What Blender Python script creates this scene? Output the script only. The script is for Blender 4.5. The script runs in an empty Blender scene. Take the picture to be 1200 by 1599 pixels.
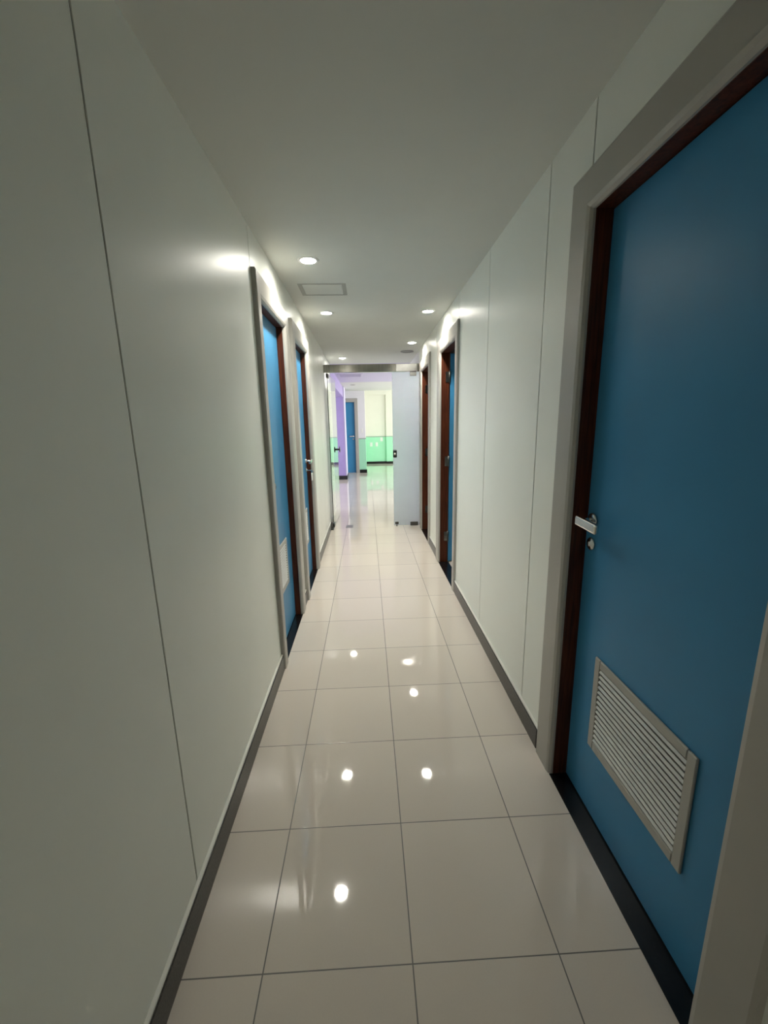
import bpy, bmesh, math
from mathutils import Matrix, Vector

# ------------------------------------------------------------------ camera, world, exposure
U = 0.4                                   # one floor tile = 0.4 m; layout figures below are in tiles
sc = bpy.context.scene
COL = sc.collection

F_PX, PITCH, YAW, ROLL = 641.765, 0.2105, 0.0373, -0.0203
CAM = Vector((-0.209, -2.059, 3.551)) * U
cam_data = bpy.data.cameras.new('camera')
cam_data.sensor_fit = 'VERTICAL'
cam_data.sensor_height = 24.0
cam_data.lens = F_PX / 1599.0 * 24.0
cam_data.clip_start = 0.02
cam_data.clip_end = 100
cam = bpy.data.objects.new('camera', cam_data)
COL.objects.link(cam)
fwd = Vector((math.sin(YAW) * math.cos(PITCH), math.cos(YAW) * math.cos(PITCH), -math.sin(PITCH)))
right = Vector((math.cos(YAW), -math.sin(YAW), 0))
up = right.cross(fwd)
r2 = math.cos(ROLL) * right + math.sin(ROLL) * up
u2 = -math.sin(ROLL) * right + math.cos(ROLL) * up
m = Matrix((r2, u2, -fwd)).transposed().to_4x4()
m.translation = CAM
cam.matrix_world = m
sc.camera = cam

world = bpy.data.worlds.new('world')
sc.world = world
world.use_nodes = True
wb = world.node_tree.nodes['Background']
wb.inputs[0].default_value = (0.86, 0.93, 1.0, 1)
wb.inputs[1].default_value = 0.7

sc.view_settings.view_transform = 'Standard'
sc.view_settings.look = 'None'
sc.view_settings.gamma = 1
sc.view_settings.use_curve_mapping = False
sc.view_settings.exposure = 1.0

LAMP = 460.0            # emission of the corridor downlights
ROOM_FILL = 8.0       # added fill lamp in the room behind the open door
WINDOW_FILL_W = 98.0       # added daylight at each unseen lobby window


def area(name, loc, rot, sx, sy, watts, color):
    d = bpy.data.lights.new(name, 'AREA')
    d.shape = 'RECTANGLE'
    d.size, d.size_y = sx * U, sy * U
    d.energy = watts
    d.color = color
    o = bpy.data.objects.new(name, d)
    o.location = Vector(loc) * U
    o.rotation_euler = rot
    COL.objects.link(o)
    return o


# added daylight to brighten the lobby, at unseen windows (left and right walls of the lobby)
area('fill_daylight_right', (10.4, 23.5, 3.6), (0, math.pi / 2, 0), 3.8, 9.5, WINDOW_FILL_W, (1.0, 0.99, 0.96))
area('fill_daylight_far', (10.4, 33.0, 3.6), (0, math.pi / 2, 0), 3.8, 4.0, WINDOW_FILL_W * 0.5, (1.0, 1.0, 0.93))
area('fill_daylight_left', (-8.4, 20.0, 3.6), (0, -math.pi / 2, 0), 3.8, 7.5, WINDOW_FILL_W * 0.45, (0.93, 0.93, 1.0))


# ------------------------------------------------------------------ materials
def nt(name):
    mt = bpy.data.materials.new(name)
    mt.use_nodes = True
    t = mt.node_tree
    return mt, t, t.nodes['Principled BSDF']


def math_node(t, op, a, b=None, c=None):
    n = t.nodes.new('ShaderNodeMath')
    n.operation = op
    for i, v in enumerate((a, b, c)):
        if v is None:
            continue
        if isinstance(v, (int, float)):
            n.inputs[i].default_value = v
        else:
            t.links.new(v, n.inputs[i])
    return n.outputs[0]


def paint(name, col, rough=0.4, metal=0.0, var=0.03, nscale=6.0, bump=0.0, bscale=300.0, spec=0.5, coat=0.0, stretch=(1, 1, 1)):
    """painted / coated surface with faint mottling and orange-peel bump"""
    mt, t, b = nt(name)
    tc = t.nodes.new('ShaderNodeTexCoord')
    mp = t.nodes.new('ShaderNodeMapping')
    mp.inputs['Scale'].default_value = stretch
    t.links.new(tc.outputs['Object'], mp.inputs['Vector'])
    n = t.nodes.new('ShaderNodeTexNoise')
    n.inputs['Scale'].default_value = nscale
    n.inputs['Detail'].default_value = 4
    t.links.new(mp.outputs[0], n.inputs['Vector'])
    r = t.nodes.new('ShaderNodeValToRGB')
    r.color_ramp.elements[0].position = 0.3
    r.color_ramp.elements[1].position = 0.7
    r.color_ramp.elements[0].color = tuple(max(0, c * (1 - var)) for c in col) + (1,)
    r.color_ramp.elements[1].color = tuple(min(1, c * (1 + var)) for c in col) + (1,)
    t.links.new(n.outputs['Fac'], r.inputs['Fac'])
    t.links.new(r.outputs['Color'], b.inputs['Base Color'])
    b.inputs['Roughness'].default_value = rough
    b.inputs['Metallic'].default_value = metal
    b.inputs['Specular IOR Level'].default_value = spec
    b.inputs['Coat Weight'].default_value = coat
    if bump:
        n2 = t.nodes.new('ShaderNodeTexNoise')
        n2.inputs['Scale'].default_value = bscale
        n2.inputs['Detail'].default_value = 2
        t.links.new(mp.outputs[0], n2.inputs['Vector'])
        bp = t.nodes.new('ShaderNodeBump')
        bp.inputs['Strength'].default_value = bump
        bp.inputs['Distance'].default_value = 0.002
        t.links.new(n2.outputs['Fac'], bp.inputs['Height'])
        t.links.new(bp.outputs[0], b.inputs['Normal'])
    return mt


def tile_material():
    mt, t, b = nt('polished_beige_tile')
    tc = t.nodes.new('ShaderNodeTexCoord')
    sp = t.nodes.new('ShaderNodeSeparateXYZ')
    t.links.new(tc.outputs['Object'], sp.inputs[0])
    gx = math_node(t, 'DIVIDE', sp.outputs['X'], U)
    gy = math_node(t, 'DIVIDE', sp.outputs['Y'], U)

    def line(g, w):
        f = math_node(t, 'FRACT', math_node(t, 'ADD', g, 50.5))
        d = math_node(t, 'ABSOLUTE', math_node(t, 'SUBTRACT', f, 0.5))
        mr = t.nodes.new('ShaderNodeMapRange')
        mr.inputs['From Min'].default_value = w * 0.6
        mr.inputs['From Max'].default_value = w
        mr.inputs['To Min'].default_value = 1
        mr.inputs['To Max'].default_value = 0
        t.links.new(d, mr.inputs['Value'])
        return mr.outputs[0]
    grout = math_node(t, 'MAXIMUM', line(gx, 0.0055), line(gy, 0.0050))
    # shade differs a little from tile to tile
    cx = math_node(t, 'FLOOR', gx)
    cy = math_node(t, 'FLOOR', gy)
    cb = t.nodes.new('ShaderNodeCombineXYZ')
    t.links.new(cx, cb.inputs[0])
    t.links.new(cy, cb.inputs[1])
    wn = t.nodes.new('ShaderNodeTexWhiteNoise')
    t.links.new(cb.outputs[0], wn.inputs['Vector'])
    ns = t.nodes.new('ShaderNodeTexNoise')
    ns.inputs['Scale'].default_value = 220
    ns.inputs['Detail'].default_value = 3
    t.links.new(tc.outputs['Object'], ns.inputs['Vector'])
    v = math_node(t, 'ADD', math_node(t, 'MULTIPLY', wn.outputs['Value'], 0.05), math_node(t, 'MULTIPLY', ns.outputs['Fac'], 0.06))
    v = math_node(t, 'ADD', v, 0.945)
    mul = t.nodes.new('ShaderNodeVectorMath')
    mul.operation = 'SCALE'
    mul.inputs[0].default_value = (0.65, 0.59, 0.52)
    t.links.new(v, mul.inputs['Scale'])
    mx = t.nodes.new('ShaderNodeMix')
    mx.data_type = 'RGBA'
    mx.inputs['B'].default_value = (0.13, 0.125, 0.115, 1)
    t.links.new(grout, mx.inputs['Factor'])
    t.links.new(mul.outputs[0], mx.inputs['A'])
    t.links.new(mx.outputs['Result'], b.inputs['Base Color'])
    ro = math_node(t, 'ADD', math_node(t, 'MULTIPLY', grout, 0.5), 0.035)
    t.links.new(ro, b.inputs['Roughness'])
    b.inputs['IOR'].default_value = 1.56
    # very slight waviness of every tile, and recessed grout
    n2 = t.nodes.new('ShaderNodeTexNoise')
    n2.inputs['Scale'].default_value = 9
    n2.inputs['Detail'].default_value = 1
    t.links.new(tc.outputs['Object'], n2.inputs['Vector'])
    h = math_node(t, 'SUBTRACT', math_node(t, 'MULTIPLY', n2.outputs['Fac'], 0.18), math_node(t, 'MULTIPLY', grout, 0.6))
    bp = t.nodes.new('ShaderNodeBump')
    bp.inputs['Strength'].default_value = 0.25
    bp.inputs['Distance'].default_value = 0.002
    t.links.new(h, bp.inputs['Height'])
    t.links.new(bp.outputs[0], b.inputs['Normal'])
    return mt


def wood_material():
    mt, t, b = nt('reddish_brown_wood')
    tc = t.nodes.new('ShaderNodeTexCoord')
    mp = t.nodes.new('ShaderNodeMapping')
    mp.inputs['Scale'].default_value = (30, 30, 1.6)
    t.links.new(tc.outputs['Object'], mp.inputs['Vector'])
    n = t.nodes.new('ShaderNodeTexNoise')
    n.inputs['Scale'].default_value = 3
    n.inputs['Detail'].default_value = 6
    n.inputs['Distortion'].default_value = 0.6
    t.links.new(mp.outputs[0], n.inputs['Vector'])
    r = t.nodes.new('ShaderNodeValToRGB')
    r.color_ramp.elements[0].position = 0.3
    r.color_ramp.elements[1].position = 0.72
    r.color_ramp.elements[0].color = (0.032, 0.006, 0.0025, 1)
    r.color_ramp.elements[1].color = (0.125, 0.031, 0.010, 1)
    t.links.new(n.outputs['Fac'], r.inputs['Fac'])
    t.links.new(r.outputs['Color'], b.inputs['Base Color'])
    b.inputs['Roughness'].default_value = 0.45
    b.inputs['Specular IOR Level'].default_value = 0.3
    return mt


def granite(name, col, rough):
    mt, t, b = nt(name)
    tc = t.nodes.new('ShaderNodeTexCoord')
    n = t.nodes.new('ShaderNodeTexNoise')
    n.inputs['Scale'].default_value = 160
    n.inputs['Detail'].default_value = 5
    t.links.new(tc.outputs['Object'], n.inputs['Vector'])
    r = t.nodes.new('ShaderNodeValToRGB')
    r.color_ramp.elements[0].position = 0.4
    r.color_ramp.elements[1].position = 0.7
    r.color_ramp.elements[0].color = tuple(c * 0.7 for c in col) + (1,)
    r.color_ramp.elements[1].color = tuple(c * 1.7 for c in col) + (1,)
    t.links.new(n.outputs['Fac'], r.inputs['Fac'])
    t.links.new(r.outputs['Color'], b.inputs['Base Color'])
    b.inputs['Roughness'].default_value = rough
    return mt


def emit(name, col, strength):
    mt, t, b = nt(name)
    b.inputs['Base Color'].default_value = (0.8, 0.8, 0.8, 1)
    b.inputs['Emission Color'].default_value = col + (1,)
    # downlight optics: the beam is strongest straight down and weakens sideways
    g = t.nodes.new('ShaderNodeNewGeometry')
    sp = t.nodes.new('ShaderNodeSeparateXYZ')
    t.links.new(g.outputs['Incoming'], sp.inputs[0])
    k = math_node(t, 'POWER', math_node(t, 'MAXIMUM', math_node(t, 'MULTIPLY', sp.outputs['Z'], -1.0), 0.0), 1.6)
    t.links.new(math_node(t, 'MULTIPLY', math_node(t, 'ADD', k, 0.03), strength), b.inputs['Emission Strength'])
    return mt


def glass_material():
    mt, t, b = nt('clear_glass')
    b.inputs['Base Color'].default_value = (0.95, 0.985, 0.97, 1)
    b.inputs['Roughness'].default_value = 0.0
    b.inputs['IOR'].default_value = 1.5
    b.inputs['Transmission Weight'].default_value = 1.0
    return mt


def frosted_material():
    mt, t, b = nt('frosted_glass')
    b.inputs['Base Color'].default_value = (0.85, 0.91, 1.0, 1)
    b.inputs['Roughness'].default_value = 0.45
    b.inputs['IOR'].default_value = 1.45
    b.inputs['Transmission Weight'].default_value = 0.72
    n = t.nodes.new('ShaderNodeTexNoise')
    n.inputs['Scale'].default_value = 400
    bp = t.nodes.new('ShaderNodeBump')
    bp.inputs['Strength'].default_value = 0.1
    bp.inputs['Distance'].default_value = 0.001
    t.links.new(n.outputs['Fac'], bp.inputs['Height'])
    t.links.new(bp.outputs[0], b.inputs['Normal'])
    return mt


M = {
    'panel': paint('grey_white_laminate', (0.90, 0.92, 0.86), 0.36, var=0.015, nscale=2.5, bump=0.05, bscale=40, spec=0.3),
    'joint': paint('dark_joint', (0.04, 0.04, 0.036), 0.6),
    'ceiling': paint('white_ceiling_paint', (0.64, 0.655, 0.62), 0.85, var=0.01, bump=0.05, bscale=120),
    'floor': tile_material(),
    'casing': paint('grey_beige_casing', (0.41, 0.395, 0.36), 0.35, var=0.02),
    'wood': wood_material(),
    'blue': paint('blue_door_paint', (0.058, 0.262, 0.485), 0.35, var=0.04, nscale=3, bump=0.06, bscale=250, spec=0.22),
    'black_stone': granite('black_granite', (0.008, 0.008, 0.009), 0.22),
    'grey_stone': granite('dark_grey_granite', (0.045, 0.042, 0.040), 0.3),
    'bead': paint('white_sealant', (0.75, 0.75, 0.70), 0.4),
    'vent_frame': paint('beige_grey_plastic', (0.47, 0.46, 0.42), 0.4),
    'vent': paint('white_plastic', (0.80, 0.80, 0.78), 0.4),
    'chrome': paint('satin_chrome', (0.72, 0.71, 0.69), 0.22, metal=1.0, var=0.05, nscale=40),
    'steel': paint('brushed_stainless', (0.36, 0.35, 0.315), 0.18, metal=1.0, var=0.12, nscale=3, stretch=(25, 25, 0.3)),
    'dark_metal': paint('dark_grey_metal', (0.10, 0.10, 0.095), 0.35, metal=0.8),
    'plate': paint('dull_floor_plate', (0.26, 0.26, 0.27), 0.5, metal=0.5),
    'black': paint('black_plastic', (0.012, 0.012, 0.012), 0.35),
    'lens': emit('lamp_lens', (1.0, 0.965, 0.86), LAMP),
    'room_fill': emit('room_fill_lens', (1.0, 0.97, 0.9), ROOM_FILL),
    'trim': paint('white_lamp_ring', (0.80, 0.80, 0.77), 0.4),
    'gap': paint('shadow_gap', (0.20, 0.20, 0.185), 0.7),
    'hatch_frame': paint('grey_hatch_frame', (0.36, 0.365, 0.34), 0.6),
    'disc': paint('grey_grille', (0.30, 0.30, 0.29), 0.6),
    'glass': glass_material(),
    'frosted': frosted_material(),
    'purple': paint('lilac_wall_paint', (0.36, 0.28, 0.56), 0.5, var=0.03),
    'lavender': paint('pale_lavender_bounce_paint', (0.54, 0.505, 0.66), 0.8, var=0.01),
    'cream': paint('cream_wall_paint', (0.74, 0.74, 0.665), 0.6, var=0.01),
    'white': paint('cool_white_wall_paint', (0.78, 0.77, 0.80), 0.6, var=0.01),
    'green': paint('mint_green_wall_paint', (0.38, 0.77, 0.53), 0.4, var=0.02),
    'rail': paint('grey_chair_rail', (0.36, 0.45, 0.38), 0.5),
    'tag': paint('white_key_tag', (0.80, 0.78, 0.74), 0.4),
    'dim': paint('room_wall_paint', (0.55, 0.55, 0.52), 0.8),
}


# ------------------------------------------------------------------ mesh helpers (figures in tiles)
class MB:
    def __init__(self):
        self.bm = bmesh.new()
        self.mats = []

    def _mi(self, mat):
        if mat not in self.mats:
            self.mats.append(mat)
        return self.mats.index(mat)

    def box(self, a, b, mat, bev=0.0, seg=2, rot=None):
        lo = [min(a[i], b[i]) for i in range(3)]
        hi = [max(a[i], b[i]) for i in range(3)]
        bm = bmesh.new()
        bmesh.ops.create_cube(bm, size=1)
        for v in bm.verts:
            v.co = Vector([(lo[i] + hi[i]) / 2 + v.co[i] * (hi[i] - lo[i]) for i in range(3)])
        if bev:
            bmesh.ops.bevel(bm, geom=bm.edges[:], offset=bev, segments=seg, affect='EDGES', profile=0.5)
        if rot:
            bmesh.ops.rotate(bm, verts=bm.verts[:], cent=Vector(rot[0]), matrix=Matrix.Rotation(rot[1], 3, rot[2]))
        self._merge(bm, mat)
        return self

    def _merge(self, bm, mat, smooth=False):
        i = self._mi(mat)
        me = bpy.data.meshes.new('tmp')
        for f in bm.faces:
            f.material_index = i
            f.smooth = smooth
        bm.to_mesh(me)
        bm.free()
        self.bm.from_mesh(me)
        bpy.data.meshes.remove(me)

    def lathe(self, prof, center, axis, mat, n=32):
        """profile of (radius, height) turned about an axis"""
        bm = bmesh.new()
        rings = []
        for r, h in prof:
            if r < 1e-6:
                rings.append([bm.verts.new((0, 0, h))])
            else:
                rings.append([bm.verts.new((r * math.cos(2 * math.pi * k / n), r * math.sin(2 * math.pi * k / n), h)) for k in range(n)])
        for A, B in zip(rings, rings[1:]):
            for k in range(n):
                k2 = (k + 1) % n
                if len(A) == 1 and len(B) == 1:
                    continue
                if len(A) == 1:
                    bm.faces.new((A[0], B[k], B[k2]))
                elif len(B) == 1:
                    bm.faces.new((A[k], A[k2], B[0]))
                else:
                    bm.faces.new((A[k], A[k2], B[k2], B[k]))
        q = Vector((0, 0, 1)).rotation_difference(Vector(axis).normalized()).to_matrix()
        for v in bm.verts:
            v.co = q @ v.co + Vector(center)
        bmesh.ops.recalc_face_normals(bm, faces=bm.faces[:])
        self._merge(bm, mat, True)
        return self

    def tube(self, pts, rad, mat, n=12, flat=1.0):
        """rod with rounded run through points; flat squeezes its height"""
        bm = bmesh.new()
        rings = []
        P = [Vector(p) for p in pts]
        for i, p in enumerate(P):
            d = (P[min(i + 1, len(P) - 1)] - P[max(i - 1, 0)]).normalized()
            a = d.cross(Vector((0, 0, 1)))
            if a.length < 1e-4:
                a = Vector((1, 0, 0))
            a.normalize()
            b = a.cross(d).normalized()
            rr = rad[i] if isinstance(rad, (list, tuple)) else rad
            rings.append([bm.verts.new(p + a * rr * flat * math.cos(2 * math.pi * k / n) + b * rr * math.sin(2 * math.pi * k / n)) for k in range(n)])
        for A, B in zip(rings, rings[1:]):
            for k in range(n):
                k2 = (k + 1) % n
                bm.faces.new((A[k], A[k2], B[k2], B[k]))
        bm.faces.new(rings[0])
        bm.faces.new(rings[-1])
        bmesh.ops.recalc_face_normals(bm, faces=bm.faces[:])
        self._merge(bm, mat, True)
        return self

    def build(self, name, parent=None, loc=(0, 0, 0)):
        bmesh.ops.scale(self.bm, vec=(U, U, U), verts=self.bm.verts[:])
        me = bpy.data.meshes.new(name)
        self.bm.to_mesh(me)
        self.bm.free()
        for mt in self.mats:
            me.materials.append(M[mt])
        o = bpy.data.objects.new(name, me)
        COL.objects.link(o)
        if parent:
            o.parent = parent
        o.location = Vector(loc) * U
        return o


def tag(o, label, cat=None, group=None, kind=None):
    if label:
        o['label'] = label
    if cat:
        o['category'] = cat
    if group:
        o['group'] = group
    if kind:
        o['kind'] = kind
    return o


def empty(name, loc, rz=0.0):
    o = bpy.data.objects.new(name, None)
    o.empty_display_size = 0.1
    COL.objects.link(o)
    o.location = Vector(loc) * U
    o.rotation_euler = (0, 0, rz)
    return o


def copy_tree(o, parent=None):
    c = o.copy()
    COL.objects.link(c)
    c.parent = parent
    for ch in list(o.children):
        copy_tree(ch, c)
    return c


# ------------------------------------------------------------------ setting
CZ = 5.93                                  # corridor ceiling height
XL, XR = -1.57, 1.60                       # wall faces
TH = 0.2                                   # partition thickness
HO = 5.16                                  # door opening height
Y0 = -12.0
YG = 12.1                                  # glass door line

tag(MB().box((-9, Y0 - 0.3, -0.3), (11, 37, 0), 'floor').build('floor'), 'polished beige square floor tiles with thin dark joints', 'floor', kind='structure')

c = MB()
c.box((-9, Y0 - 0.3, CZ), (11, 12.3, CZ + 0.8), 'ceiling')
c.box((-9, 12.3, CZ), (11, 15.2, CZ + 0.8), 'ceiling')
c.box((-9, 15.2, CZ + 0.0), (11, 22.5, CZ + 0.8), 'lavender')  # purple bounce light put into the colour of this ceiling section
c.box((-9, 22.5, CZ + 0.02), (11, 28.9, CZ + 0.8), 'ceiling')
c.box((-9, 28.9, 6.6), (11, 37, 6.75), 'ceiling')
tag(c.build('ceiling'), 'smooth white corridor ceiling, lavender bounce light painted in beyond the glass door', 'ceiling', kind='structure')


def wall_run(name, xf, sgn, y0, y1, openings, seams, label):
    """partition of tall laminate panels; face at xf, solid towards sgn"""
    w = MB()
    g = 0.009
    cuts = sorted(set([y0, y1] + [s for s in seams if y0 < s < y1] + [v for o in openings for v in o]))
    for a, b in zip(cuts, cuts[1:]):
        inside = any(o[0] - 1e-6 <= a and b <= o[1] + 1e-6 for o in openings)
        z0 = HO + 0.07 if inside else 0.0
        aa = a + (g if a in seams else 0)
        bb = b - (g if b in seams else 0)
        w.box((xf, aa, z0), (xf + sgn * TH, bb, CZ), 'panel')
    for s in seams:
        if not (y0 < s < y1):
            continue
        inside = any(o[0] < s < o[1] for o in openings)
        w.box((xf + sgn * 0.008, s - g, HO + 0.07 if inside else 0.0), (xf + sgn * (TH - 0.02), s + g, CZ), 'joint')
    return tag(w.build(name), label, 'wall', kind='structure')


JT = 0.06                                 # jamb board thickness
doorsL = [(3.72, 5.33), (6.22, 7.85)]
doorsR = [(-0.40, 1.44), (6.38, 8.10), (9.95, 11.55)]
hole = lambda d: (d[0] - JT, d[1] + JT)
wall_run('wall_left', XL, -1, Y0, 12.3, [hole(d) for d in doorsL], [-8.7, -5.6, -2.6, 0.43, 3.5, 9.4, 10.6, 11.4], 'pale grey laminate panel wall along the left of the corridor')
wall_run('wall_right', XR, 1, Y0, 12.3, [hole(d) for d in doorsR], [-3.8, -1.6, 1.54, 2.33, 4.28, 6.24, 8.9], 'pale grey laminate panel wall along the right of the corridor')
tag(MB().box((-3, Y0 - 0.3, 0), (3, Y0, CZ), 'panel').build('wall_back'), 'end wall of the corridor behind the viewer', 'wall', kind='structure')


def baseboard(name, xf, sgn, runs, label, th=0.04, h=0.235):
    w = MB()
    for a, b in runs:
        w.box((xf, a, 0), (xf - sgn * th, b, h), 'grey_stone', 0.004, 1)
    o = tag(w.build(name), label, 'baseboard', kind='structure')
    bd = MB()
    for a, b in runs:
        bd.box((xf, a, h), (xf - sgn * th * 0.75, b, h + 0.018), 'bead', 0.004, 1)
    tag(bd.build('sealant_bead', o), 'white sealant line')
    return o


baseboard('baseboard_left', XL, -1, [(Y0, 3.50), (5.62, 5.95), (8.16, 12.0)], 'dark grey stone skirting at the foot of the left corridor wall')
baseboard('baseboard_right', XR, 1, [(Y0, -0.72), (1.78, 6.17), (8.46, 9.72)], 'dark grey stone skirting at the foot of the right corridor wall')


# ------------------------------------------------------------------ doors
def sweep_casing(t0, t1, wl, wr, wt, H, p=0.05, HT=None):
    """door casing: one profile swept up, over and down with mitred corners; opening t0..t1, protrudes to -y"""
    prof = [(0.0, 0.02), (0.0, -0.35), (0.06, -0.80), (0.16, -1.0), (0.93, -1.0), (1.0, -0.80), (1.0, 0.02)]
    bm = bmesh.new()
    stations = []
    for s in range(4):
        ring = []
        for o, n in prof:
            y = n * p
            if s == 0:
                co = (t0 - o * wl, y, 0)
            elif s == 1:
                co = (t0 - o * wl, y, H + o * wt)
            elif s == 2:
                co = (t1 + o * wr, y, H + o * wt)
            else:
                co = (t1 + o * wr, y, 0)
            ring.append(bm.verts.new(co))
        stations.append(ring)
    k = len(prof)
    for A, B in zip(stations, stations[1:]):
        for i in range(k):
            j = (i + 1) % k
            bm.faces.new((A[i], A[j], B[j], B[i]))
    bm.faces.new(stations[0])
    bm.faces.new(stations[-1])
    bmesh.ops.recalc_face_normals(bm, faces=bm.faces[:])
    mb = MB()
    mb._merge(bm, 'casing')
    return mb


def make_vent(a, b, z0, z1, y, leaf, slats=15):
    """louvered grille: flat frame round a bank of slanted slats, on the leaf face at y"""
    v = MB()
    fw = 0.075
    d = 0.022
    v.box((a, y - d, z0), (a + fw, y, z1), 'vent_frame', 0.006, 1)
    v.box((b - fw, y - d, z0), (b, y, z1), 'vent_frame', 0.006, 1)
    v.box((a + fw, y - d, z1 - fw), (b - fw, y, z1), 'vent_frame', 0.006, 1)
    v.box((a + fw, y - d, z0), (b - fw, y, z0 + fw), 'vent_frame', 0.006, 1)
    o = v.build('louver_vent', leaf)
    s = MB()
    s.box((a + fw, y - 0.002, z0 + fw), (b - fw, y + 0.002, z1 - fw), 'gap')
    zz0, zz1 = z0 + fw, z1 - fw
    pitch = (zz1 - zz0) / slats
    for i in range(slats):
        zc = zz0 + (i + 0.5) * pitch
        cx = (a + b) / 2
        s.box((a + fw, y - 0.012 - pitch * 0.23, zc - 0.005), (b - fw, y - 0.012 + pitch * 0.23, zc + 0.005), 'vent',
              rot=((cx, y - 0.012, zc), math.radians(52), 'X'))
    s.build('slat_panel', leaf)
    return o


def lever(leaf, t, z, y, toward, tagged=False):
    h = MB()
    h.lathe([(0, 0), (0.062, 0), (0.066, 0.008), (0.060, 0.022), (0.035, 0.026), (0, 0.026)], (t, y, z), (0, -1, 0), 'chrome')
    h.tube([(t, y - 0.01, z), (t, y - 0.115, z)], 0.026, 'chrome')
    h.box((t - toward * 0.035, y - 0.155, z - 0.042), (t + toward * 0.29, y - 0.110, z + 0.042), 'chrome', 0.018, 3,
          rot=((t, y - 0.13, z), toward * math.radians(2), 'Y'))
    h.build('door_handle', leaf)
    k = MB()
    k.lathe([(0, 0), (0.056, 0), (0.058, 0.010), (0.050, 0.018), (0.024, 0.020), (0.022, 0.034), (0, 0.034)], (t, y, z - 0.21), (0, -1, 0), 'chrome')
    k.box((t - 0.004, y - 0.038, z - 0.225), (t + 0.004, y - 0.030, z - 0.195), 'dark_metal')
    k.build('lock_cylinder', leaf)


def make_door(name, loc, rz, t0, t1, wl, wr, label, recess=0.14, vent=None, handle=None, toward=1, open_deg=0,
              hinge=1, wt=0.30, H=HO, knob=None, depth=TH, p=0.05):
    root = tag(empty(name, loc, rz), label, 'door', kind='structure')
    sweep_casing(t0, t1, wl, wr, wt, H, p).build('casing', root)
    j = MB()
    j.box((t0 - JT, 0.003, 0), (t0, depth, H + JT), 'wood', 0.004, 1)
    j.box((t1, 0.003, 0), (t1 + JT, depth, H + JT), 'wood', 0.004, 1)
    j.box((t0, 0.003, H), (t1, depth, H + JT), 'wood', 0.004, 1)
    if not open_deg:
        sp = recess + 0.095                      # stop strip behind the leaf
        for a, b in ((t0, t0 + 0.03), (t1 - 0.03, t1)):
            j.box((a, sp, 0), (b, sp + 0.04, H), 'wood')
        j.box((t0, sp, H - 0.03), (t1, sp + 0.04, H), 'wood')
    j.build('jamb', root)
    MB().box((t0, -0.035, 0.0005), (t1, depth + (0.03 if open_deg else 0.05), 0.006), 'black_stone').build('threshold', root)
    # leaf, built about its hinge line so it can stand open
    hx = t1 if hinge > 0 else t0
    lf = MB()
    w = (t1 - t0) - 0.012
    if open_deg:
        hy = depth + 0.01
        L = lf.box((-hinge * 0.006, 0.0, 0.03), (-hinge * w, 0.088, H - 0.012), 'blue', 0.005, 1).build('door_leaf', root, (hx, hy, 0))
        L.rotation_euler = (0, 0, -hinge * math.radians(open_deg))
        for zz in (0.70, 2.62, 4.62):
            g = MB()
            g.tube([(0, 0, zz - 0.13), (0, 0, zz + 0.13)], 0.024, 'dark_metal')
            g.box((-hinge * 0.002, -0.10, zz - 0.12), (-hinge * 0.012, 0.0, zz + 0.12), 'steel')
            g.build('hinge', root, (hx, hy - 0.01, 0))
    else:
        L = lf.box((t0 + 0.006, recess, 0.02), (t1 - 0.006, recess + 0.088, H - 0.008), 'blue', 0.005, 1).build('door_leaf', root)
        if vent:
            make_vent(vent[0], vent[1], vent[2], vent[3], recess, L)
        if handle:
            lever(L, handle[0], handle[1], recess, toward)
        if knob:
            k = MB()
            k.lathe([(0, 0), (0.06, 0), (0.06, 0.015), (0.022, 0.02), (0.022, 0.06), (0.05, 0.075), (0.058, 0.1), (0.045, 0.125), (0, 0.13)],
                    (knob[0], recess, knob[1]), (0, -1, 0), 'chrome')
            k.build('door_knob', L)
    return root


R90 = math.pi / 2
# right wall: local x = -Y, local y = +X
make_door('door_1', (XR, 0.52, 0), -R90, -0.92, 0.92, 0.32, 0.32, 'large near blue door on the right with louvered vent and chrome lever', recess=0.135,
          vent=(-0.56, 0.56, 0.68, 1.55), handle=(-0.81, 2.70), toward=1, H=HO - 0.02)
make_door('door_2', (XR, 7.24, 0), -R90, -0.86, 0.86, 0.36, 0.21, 'blue door on the right standing open inside its dark brown frame', open_deg=89, hinge=-1)
make_door('door_3', (XR, 10.75, 0), -R90, -0.80, 0.80, 0.34, 0.22, 'farthest doorway on the right, brown frame beside the glass door', open_deg=86, hinge=-1)
# left wall: local x = +Y, local y = -X
make_door('door_4', (XL, 4.525, 0), R90, -0.805, 0.805, 0.20, 0.28, 'nearest blue door on the left with white louvered vent', recess=0.10,
          vent=(-0.40, 0.34, 0.86, 1.67), knob=(-0.66, 2.70), p=0.06)
d5 = make_door('door_5', (XL, 7.035, 0), R90, -0.815, 0.815, 0.24, 0.28, 'second blue door on the left with chrome lever and hanging key tag', recess=0.10,
               vent=(-0.36, 0.40, 0.86, 1.67), handle=(0.70, 2.74), toward=-1, p=0.07)

k = empty('key_tag', (XL - 0.0, 7.62, 2.50))
tag(k, 'white key tag hanging from the lock of the second left blue door', 'key tag')
MB().lathe([(0.010, -0.004), (0.026, -0.004), (0.030, 0.0), (0.026, 0.004), (0.010, 0.004)], (0.06, 0.0, -0.01), (0, 1, 0), 'chrome').box((-0.07, -0.006, 0.018), (0.07, 0.006, 0.040), 'chrome', 0.004, 1).build('key', k)
MB().box((0.035, -0.06, -0.21), (0.055, 0.06, -0.035), 'tag', 0.008, 2).build('tag_plate', k)

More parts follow.
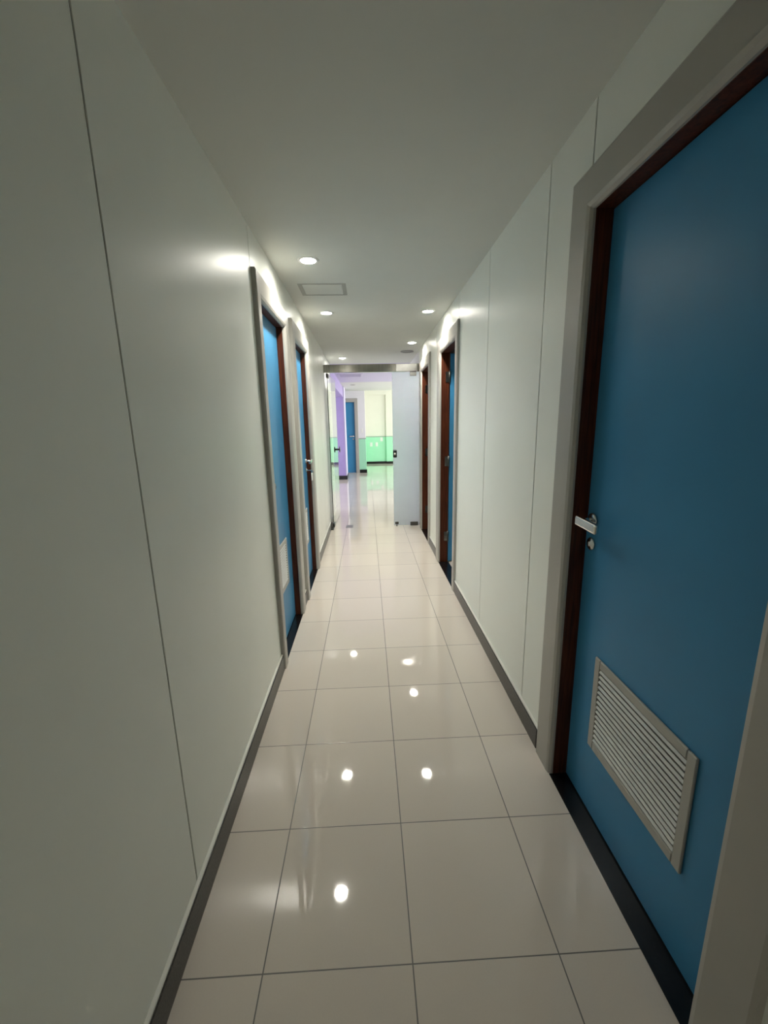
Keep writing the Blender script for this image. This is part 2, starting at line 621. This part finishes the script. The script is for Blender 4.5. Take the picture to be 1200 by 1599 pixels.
# rooms behind the two open doors
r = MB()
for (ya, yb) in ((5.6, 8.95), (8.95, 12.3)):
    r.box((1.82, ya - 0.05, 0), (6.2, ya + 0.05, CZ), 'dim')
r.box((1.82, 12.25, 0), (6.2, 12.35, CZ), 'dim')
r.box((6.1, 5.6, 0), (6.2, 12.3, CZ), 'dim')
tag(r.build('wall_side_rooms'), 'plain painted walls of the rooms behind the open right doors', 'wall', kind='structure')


# ------------------------------------------------------------------ downlights
def make_downlight(lens='lens'):
    root = empty('downlight', (0, 0, 0))
    MB().lathe([(0.108, 0.01), (0.108, -0.004), (0.116, -0.014), (0.150, -0.012), (0.160, 0.0), (0.160, 0.01)], (0, 0, 0), (0, 0, 1), 'trim').build('trim_ring', root)
    MB().lathe([(0.110, -0.004), (0.102, -0.010), (0.075, -0.016), (0.04, -0.019), (0, -0.020)], (0, 0, 0), (0, 0, 1), lens).build('lamp_lens', root)
    return root


dl = make_downlight()
spots = [(-1.00, 4.66, 'lit round downlight, nearest on the left above the first blue left door'),
         (-1.01, 7.58, 'lit round downlight on the left just past the square ceiling hatch'),
         (1.19, 7.52, 'lit round downlight on the right above the open blue door'),
         (1.22, 11.02, 'lit round downlight on the right just before the steel header'),
         (-1.02, 13.75, 'lit round downlight on the left beyond the glass door header')]
for i, (x, y, lb) in enumerate(spots):
    o = dl if i == 0 else copy_tree(dl)
    o.location = Vector((x, y, CZ)) * U
    tag(o, lb, 'ceiling light', 'lit corridor downlights')

o = copy_tree(dl)  # extra downlight added out of view to brighten the near left wall
o.location = Vector((1.30, -8.0, CZ)) * U
tag(o, 'added round downlight behind the viewer to brighten the near left wall', 'ceiling light', 'lit corridor downlights')

# flush ceiling hatch
h = tag(empty('access_hatch', (-0.915, 6.01, CZ)), 'square white access hatch with thin grey frame in the ceiling', 'ceiling hatch')
f = MB()
f.box((-0.415, -0.32, -0.008), (-0.345, 0.32, 0.01), 'hatch_frame')
f.box((0.345, -0.32, -0.008), (0.415, 0.32, 0.01), 'hatch_frame')
f.box((-0.345, -0.32, -0.008), (0.345, -0.285, 0.01), 'hatch_frame')
f.box((-0.345, 0.285, -0.008), (0.345, 0.32, 0.01), 'hatch_frame')
f.build('frame', h)
MB().box((-0.340, -0.280, -0.006), (0.340, 0.280, 0.01), 'ceiling', 0.003, 1).build('panel', h)

s = tag(empty('ceiling_speaker', (1.22, 12.55, CZ)), 'flat grey round disc in the ceiling right of the corridor, above the glass door', 'ceiling disc')
MB().lathe([(0.17, 0.01), (0.17, -0.012), (0.19, -0.018), (0.22, -0.01), (0.225, 0.01)], (0, 0, 0), (0, 0, 1), 'disc').build('rim', s)
MB().lathe([(0.17, -0.006), (0, -0.008)], (0, 0, 0), (0, 0, 1), 'disc').build('grille', s)

# ------------------------------------------------------------------ glass door
hd = tag(empty('glass_door_header', (0, YG, 5.35)), 'brushed stainless steel header bar across the corridor over the glass doors', 'door header')
MB().box((XL + 0.002, -0.05, -0.125), (XR - 0.002, 0.05, 0.125), 'steel', 0.01, 2).build('header_bar', hd)
MB().box((0.79, -0.075, -0.12), (1.50, -0.048, 0.12), 'chrome', 0.012, 2).build('cover_plate', hd)
MB().box((XL + 0.002, -0.075, -0.12), (XL + 0.20, -0.048, 0.12), 'steel', 0.012, 2).build('end_bracket', hd)

gr = tag(empty('door_6', (1.50, YG, 0)), 'frosted glass leaf closed at the right of the corridor, black lock plate on its edge', 'glass door', kind='structure')
MB().box((-0.83, -0.012, 0.035), (0.06, 0.012, 5.215), 'frosted', 0.003, 1).build('glass_leaf', gr)
MB().box((-0.24, -0.035, 5.09), (-0.02, 0.035, 5.22), 'chrome', 0.015, 2).build('top_patch', gr)
MB().box((-0.25, -0.035, 0.012), (0.02, 0.035, 0.145), 'dark_metal', 0.012, 2).build('bottom_patch', gr)
MB().box((-0.79, -0.03, 0.07), (-0.67, 0.03, 0.16), 'dark_metal', 0.012, 2).lathe([(0, 0), (0.02, 0), (0.02, 0.075), (0, 0.075)], (-0.73, 0, 0.002), (0, 0, 1), 'dark_metal').build('floor_bolt', gr)
lk = MB().box((-0.83, -0.045, 2.42), (-0.70, 0.045, 2.68), 'black', 0.03, 3).build('lock_body', gr)
MB().lathe([(0, 0), (0.04, 0), (0.04, 0.02), (0, 0.024)], (-0.765, -0.04, 2.55), (0, -1, 0), 'chrome').build('lock_cylinder', lk)

ang = math.atan2(14.45 - 12.15, -1.385 + 1.47)
gl = tag(empty('door_7', (-1.47, 12.15, 0), ang), 'clear glass leaf swung open along the left wall with black pull knobs', 'glass door', kind='structure')
MB().box((0, -0.012, 0.035), (2.3, 0.012, 5.215), 'glass').build('glass_leaf', gl)
MB().box((0.0, -0.035, 0.012), (0.30, 0.035, 0.15), 'dark_metal', 0.012, 2).build('bottom_patch', gl)
MB().box((0.0, -0.035, 5.08), (0.26, 0.035, 5.22), 'dark_metal', 0.012, 2).build('top_patch', gl)
kn = MB()
for sg in (-1, 1):
    kn.lathe([(0, 0.012), (0.035, 0.012), (0.03, 0.085), (0.10, 0.095), (0.115, 0.108), (0.10, 0.125), (0, 0.13)], (2.08, 0, 2.62), (0, sg, 0), 'black')
kn.build('pull_knob', gl)
fp = tag(MB().box((-1.04, 12.05, 0.0008), (-0.79, 12.42, 0.008), 'plate', 0.002, 1).build('floor_plate'), 'small grey metal plate set in the floor by the open glass leaf', 'floor plate')
cl = tag(empty('floor_spring', (-1.50, 12.05, 0)), 'dark metal floor hinge block at the foot of the open glass leaf', 'floor hinge')
MB().box((-0.035, -0.26, 0.001), (0.055, 0.10, 0.03), 'dark_metal', 0.006, 1).build('base', cl)
MB().box((-0.04, -0.10, 0.03), (0.0, 0.0, 0.24), 'dark_metal', 0.01, 1).build('bracket', cl)


# ------------------------------------------------------------------ lobby beyond the glass door
def banded(w, a, b, mat_top, mat_low='green', zt=6.7, split=2.45, rail=True, face='y'):
    """wall block with painted lower band"""
    w.box((a[0], a[1], 0), (b[0], b[1], split), mat_low)
    w.box((a[0], a[1], split), (b[0], b[1], zt), mat_top)


w = MB()
banded(w, (-0.3, 35.95), (11, 36.2), 'cream', zt=6.65)
w.box((1.55, 35.78, 0), (6.0, 35.95, 2.45), 'green')
w.box((1.55, 35.78, 2.45), (6.0, 35.95, 6.65), 'cream')
w.box((-0.3, 35.78, 6.12), (1.55, 35.95, 6.65), 'cream')
tag(w.build('wall_far'), 'far lobby wall, cream above and mint green below', 'wall', kind='structure')
tr = MB()
tr.box((-0.28, 35.92, 2.42), (1.55, 35.955, 2.50), 'rail')
tr.box((1.55, 35.75, 2.42), (6.0, 35.785, 2.50), 'rail')
tag(tr.build('trim_1'), 'thin grey chair rail on the far lobby wall', 'trim', kind='structure')
tr = MB()
tr.box((-0.28, 35.90, 0), (1.55, 35.955, 0.21), 'black_stone')
tr.box((1.52, 35.73, 0), (6.0, 35.785, 0.21), 'black_stone')
tag(tr.build('baseboard_far'), 'black skirting of the far green lobby wall', 'baseboard', kind='structure')

# wall with the lobby door: a block left of the far recess
dx0, dx1 = -2.92, -1.08
w = MB()
YD = 28.9
for (a, b, z0) in ((-9, dx0 - JT, 0), (dx1 + JT, -0.30, 0), (dx0 - JT, dx1 + JT, HO + 0.07)):
    if z0 == 0:
        w.box((a, YD, 0), (b, YD + 0.2, 2.52), 'green')
        w.box((a, YD, 2.52), (b, YD + 0.2, 6.6), 'white')
    else:
        w.box((a, YD, z0), (b, YD + 0.2, 6.6), 'white')
w.box((-0.50, YD + 0.2, 0), (-0.30, 35.95, 2.52), 'green')
w.box((-0.50, YD + 0.2, 2.52), (-0.30, 35.95, 6.6), 'cream')
tag(w.build('wall_lobby'), 'white and green lobby wall around the distant blue door', 'wall', kind='structure')
tr = MB()
tr.box((dx1 + 0.27, YD - 0.03, 2.50), (-0.27, YD + 0.002, 2.58), 'rail')
tag(tr.build('trim_2'), 'grey chair rail right of the distant blue door', 'trim', kind='structure')
tr = MB()
tr.box((dx1 + 0.27, YD - 0.04, 0), (-0.26, YD + 0.002, 0.25), 'black_stone')
tr.box((-9, YD - 0.04, 0), (dx0 - 0.27, YD + 0.002, 0.25), 'black_stone')
tag(tr.build('baseboard_lobby'), 'short black skirting right of the distant blue door', 'baseboard', kind='structure')
make_door('door_8', ((dx0 + dx1) / 2, YD, 0), 0, -0.92, 0.92, 0.26, 0.26, 'distant blue door in the lobby with grey frame and chrome lever',
          recess=0.09, handle=(0.80, 2.72), toward=-1, wt=0.26)

w = MB()
w.box((-3.3, 25.25, 0), (-1.67, 27.0, 6.0), 'purple')
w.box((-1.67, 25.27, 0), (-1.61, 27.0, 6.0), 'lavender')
w.box((-3.3, 15.2, 5.3), (-1.66, 25.25, CZ), 'purple')
tag(w.build('wall_lilac'), 'lilac painted column wall left of the distant blue door', 'wall', kind='structure')
tag(MB().box((-3.3, 25.20, 0), (-1.60, 25.25, 0.26), 'black_stone').box((-1.62, 25.2, 0), (-1.58, 27.0, 0.26), 'black_stone').build('baseboard_lilac'),
    'black skirting at the foot of the lilac column', 'baseboard', kind='structure')

# short return walls behind the glass door, lobby sides with added unseen windows
w = MB()
w.box((-1.9, 12.3, 0), (-1.62, 15.2, CZ), 'panel')
w.box((1.62, 12.3, 0), (1.9, 17.0, CZ), 'white')
w.box((-9, 12.2, 0), (-1.9, 12.35, CZ), 'white')
w.box((1.9, 12.35, 0), (11, 12.5, CZ), 'white')
tag(w.build('wall_return'), 'white walls just beyond the glass door', 'wall', kind='structure')


def window_wall(name, x, s, y0, y1, wins, label, z0=1.7, z1=5.5):
    w = MB()
    w.box((x, y0, 0), (x + s * 0.3, y1, z0), 'green')
    w.box((x, y0, z1), (x + s * 0.3, y1, 6.65), 'cream')
    cuts = [y0] + [v for q in wins for v in q] + [y1]
    for a, b in zip(cuts[::2], cuts[1::2]):
        w.box((x, a, z0), (x + s * 0.3, b, z1), 'cream')
    return tag(w.build(name), label, 'wall', kind='structure')


window_wall('wall_lobby_right', 10.0, 1, 12.4, 36.2, [(18.7, 28.3), (31, 35)], 'right wall of the lobby with wide unseen windows, added for daylight')
window_wall('wall_lobby_left', -8.0, -1, 12.2, 29.0, [(16.2, 23.8)], 'left wall of the lobby with a wide unseen window, added for daylight')
for n_, (x, ya, yb) in enumerate(((10.15, 18.7, 28.3), (10.15, 31, 35), (-8.15, 16.2, 23.8))):
    f = MB()
    for yy in (ya, (ya + yb) / 2 - 0.05, yb - 0.1):
        f.box((x - 0.05, yy, 1.7), (x + 0.05, yy + 0.1, 5.5), 'trim')
    f.box((x - 0.05, ya, 1.7), (x + 0.05, yb, 1.8), 'trim')
    f.box((x - 0.05, ya, 5.4), (x + 0.05, yb, 5.5), 'trim')
    tag(f.build('window_%d' % (n_ + 1)), 'white framed unseen window, added to light the lobby', 'window', kind='structure')


def outlet(x, y, z, label):
    o = empty('wall_outlet', (x, y, z))
    MB().box((-0.115, -0.02, -0.18), (0.115, 0.0, 0.18), 'vent', 0.012, 2).build('cover_plate', o)
    MB().box((-0.05, -0.028, -0.07), (0.05, -0.018, 0.07), 'trim', 0.006, 1).build('socket', o)
    return tag(o, label, 'outlet', 'white outlet plates on the green wall')


outlet(0.16, 35.95, 1.76, 'white outlet plate on the far green wall, leftmost of the low pair')
outlet(0.66, 35.95, 1.76, 'white outlet plate on the far green wall, right one of the low pair')
outlet(1.12, 35.95, 2.20, 'white outlet plate set higher on the green wall, just under the rail')
sw = tag(empty('light_switch', (-0.57, YD, 3.12)), 'pale light switch on the white wall right of the distant blue door', 'light switch')
MB().box((-0.07, -0.018, -0.16), (0.07, 0.0, 0.16), 'trim', 0.008, 2).build('cover_plate', sw)
MB().box((-0.03, -0.026, -0.06), (0.03, -0.016, 0.06), 'vent', 0.004, 1).build('rocker', sw)

cg = tag(empty('ceiling_grille', (-0.95, 19.2, CZ)), 'faint square grille in the bounce-tinted ceiling beyond the glass door', 'ceiling grille')
f = MB()
for a, b in (((-0.6, -0.6), (-0.52, 0.6)), ((0.52, -0.6), (0.6, 0.6)), ((-0.52, -0.6), (0.52, -0.52)), ((-0.52, 0.52), (0.52, 0.6))):
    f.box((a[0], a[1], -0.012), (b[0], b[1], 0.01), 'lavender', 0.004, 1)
f.build('frame', cg)
g_ = MB()
for i in range(12):
    yy = -0.47 + i * 0.085
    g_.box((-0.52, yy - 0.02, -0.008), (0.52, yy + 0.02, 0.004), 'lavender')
g_.build('slat_panel', cg)
ul = tag(empty('unlit_downlight', (-0.98, 24.3, CZ + 0.02)), 'small dark unlit downlight in the white lobby ceiling near the lilac column', 'ceiling light')
MB().lathe([(0.12, 0.01), (0.12, -0.01), (0.16, -0.012), (0.165, 0.01)], (0, 0, 0), (0, 0, 1), 'disc').build('trim_ring', ul)
MB().lathe([(0.12, -0.002), (0, -0.004)], (0, 0, 0), (0, 0, 1), 'gap').build('lamp_lens', ul)

# added unseen lamp to brighten the first side room
rl = make_downlight('room_fill')
rl.name = 'room_fill_light'
rl.location = Vector((3.0, 7.2, CZ)) * U
tag(rl, 'added unseen lamp brightening the room behind the open blue door', 'ceiling light')
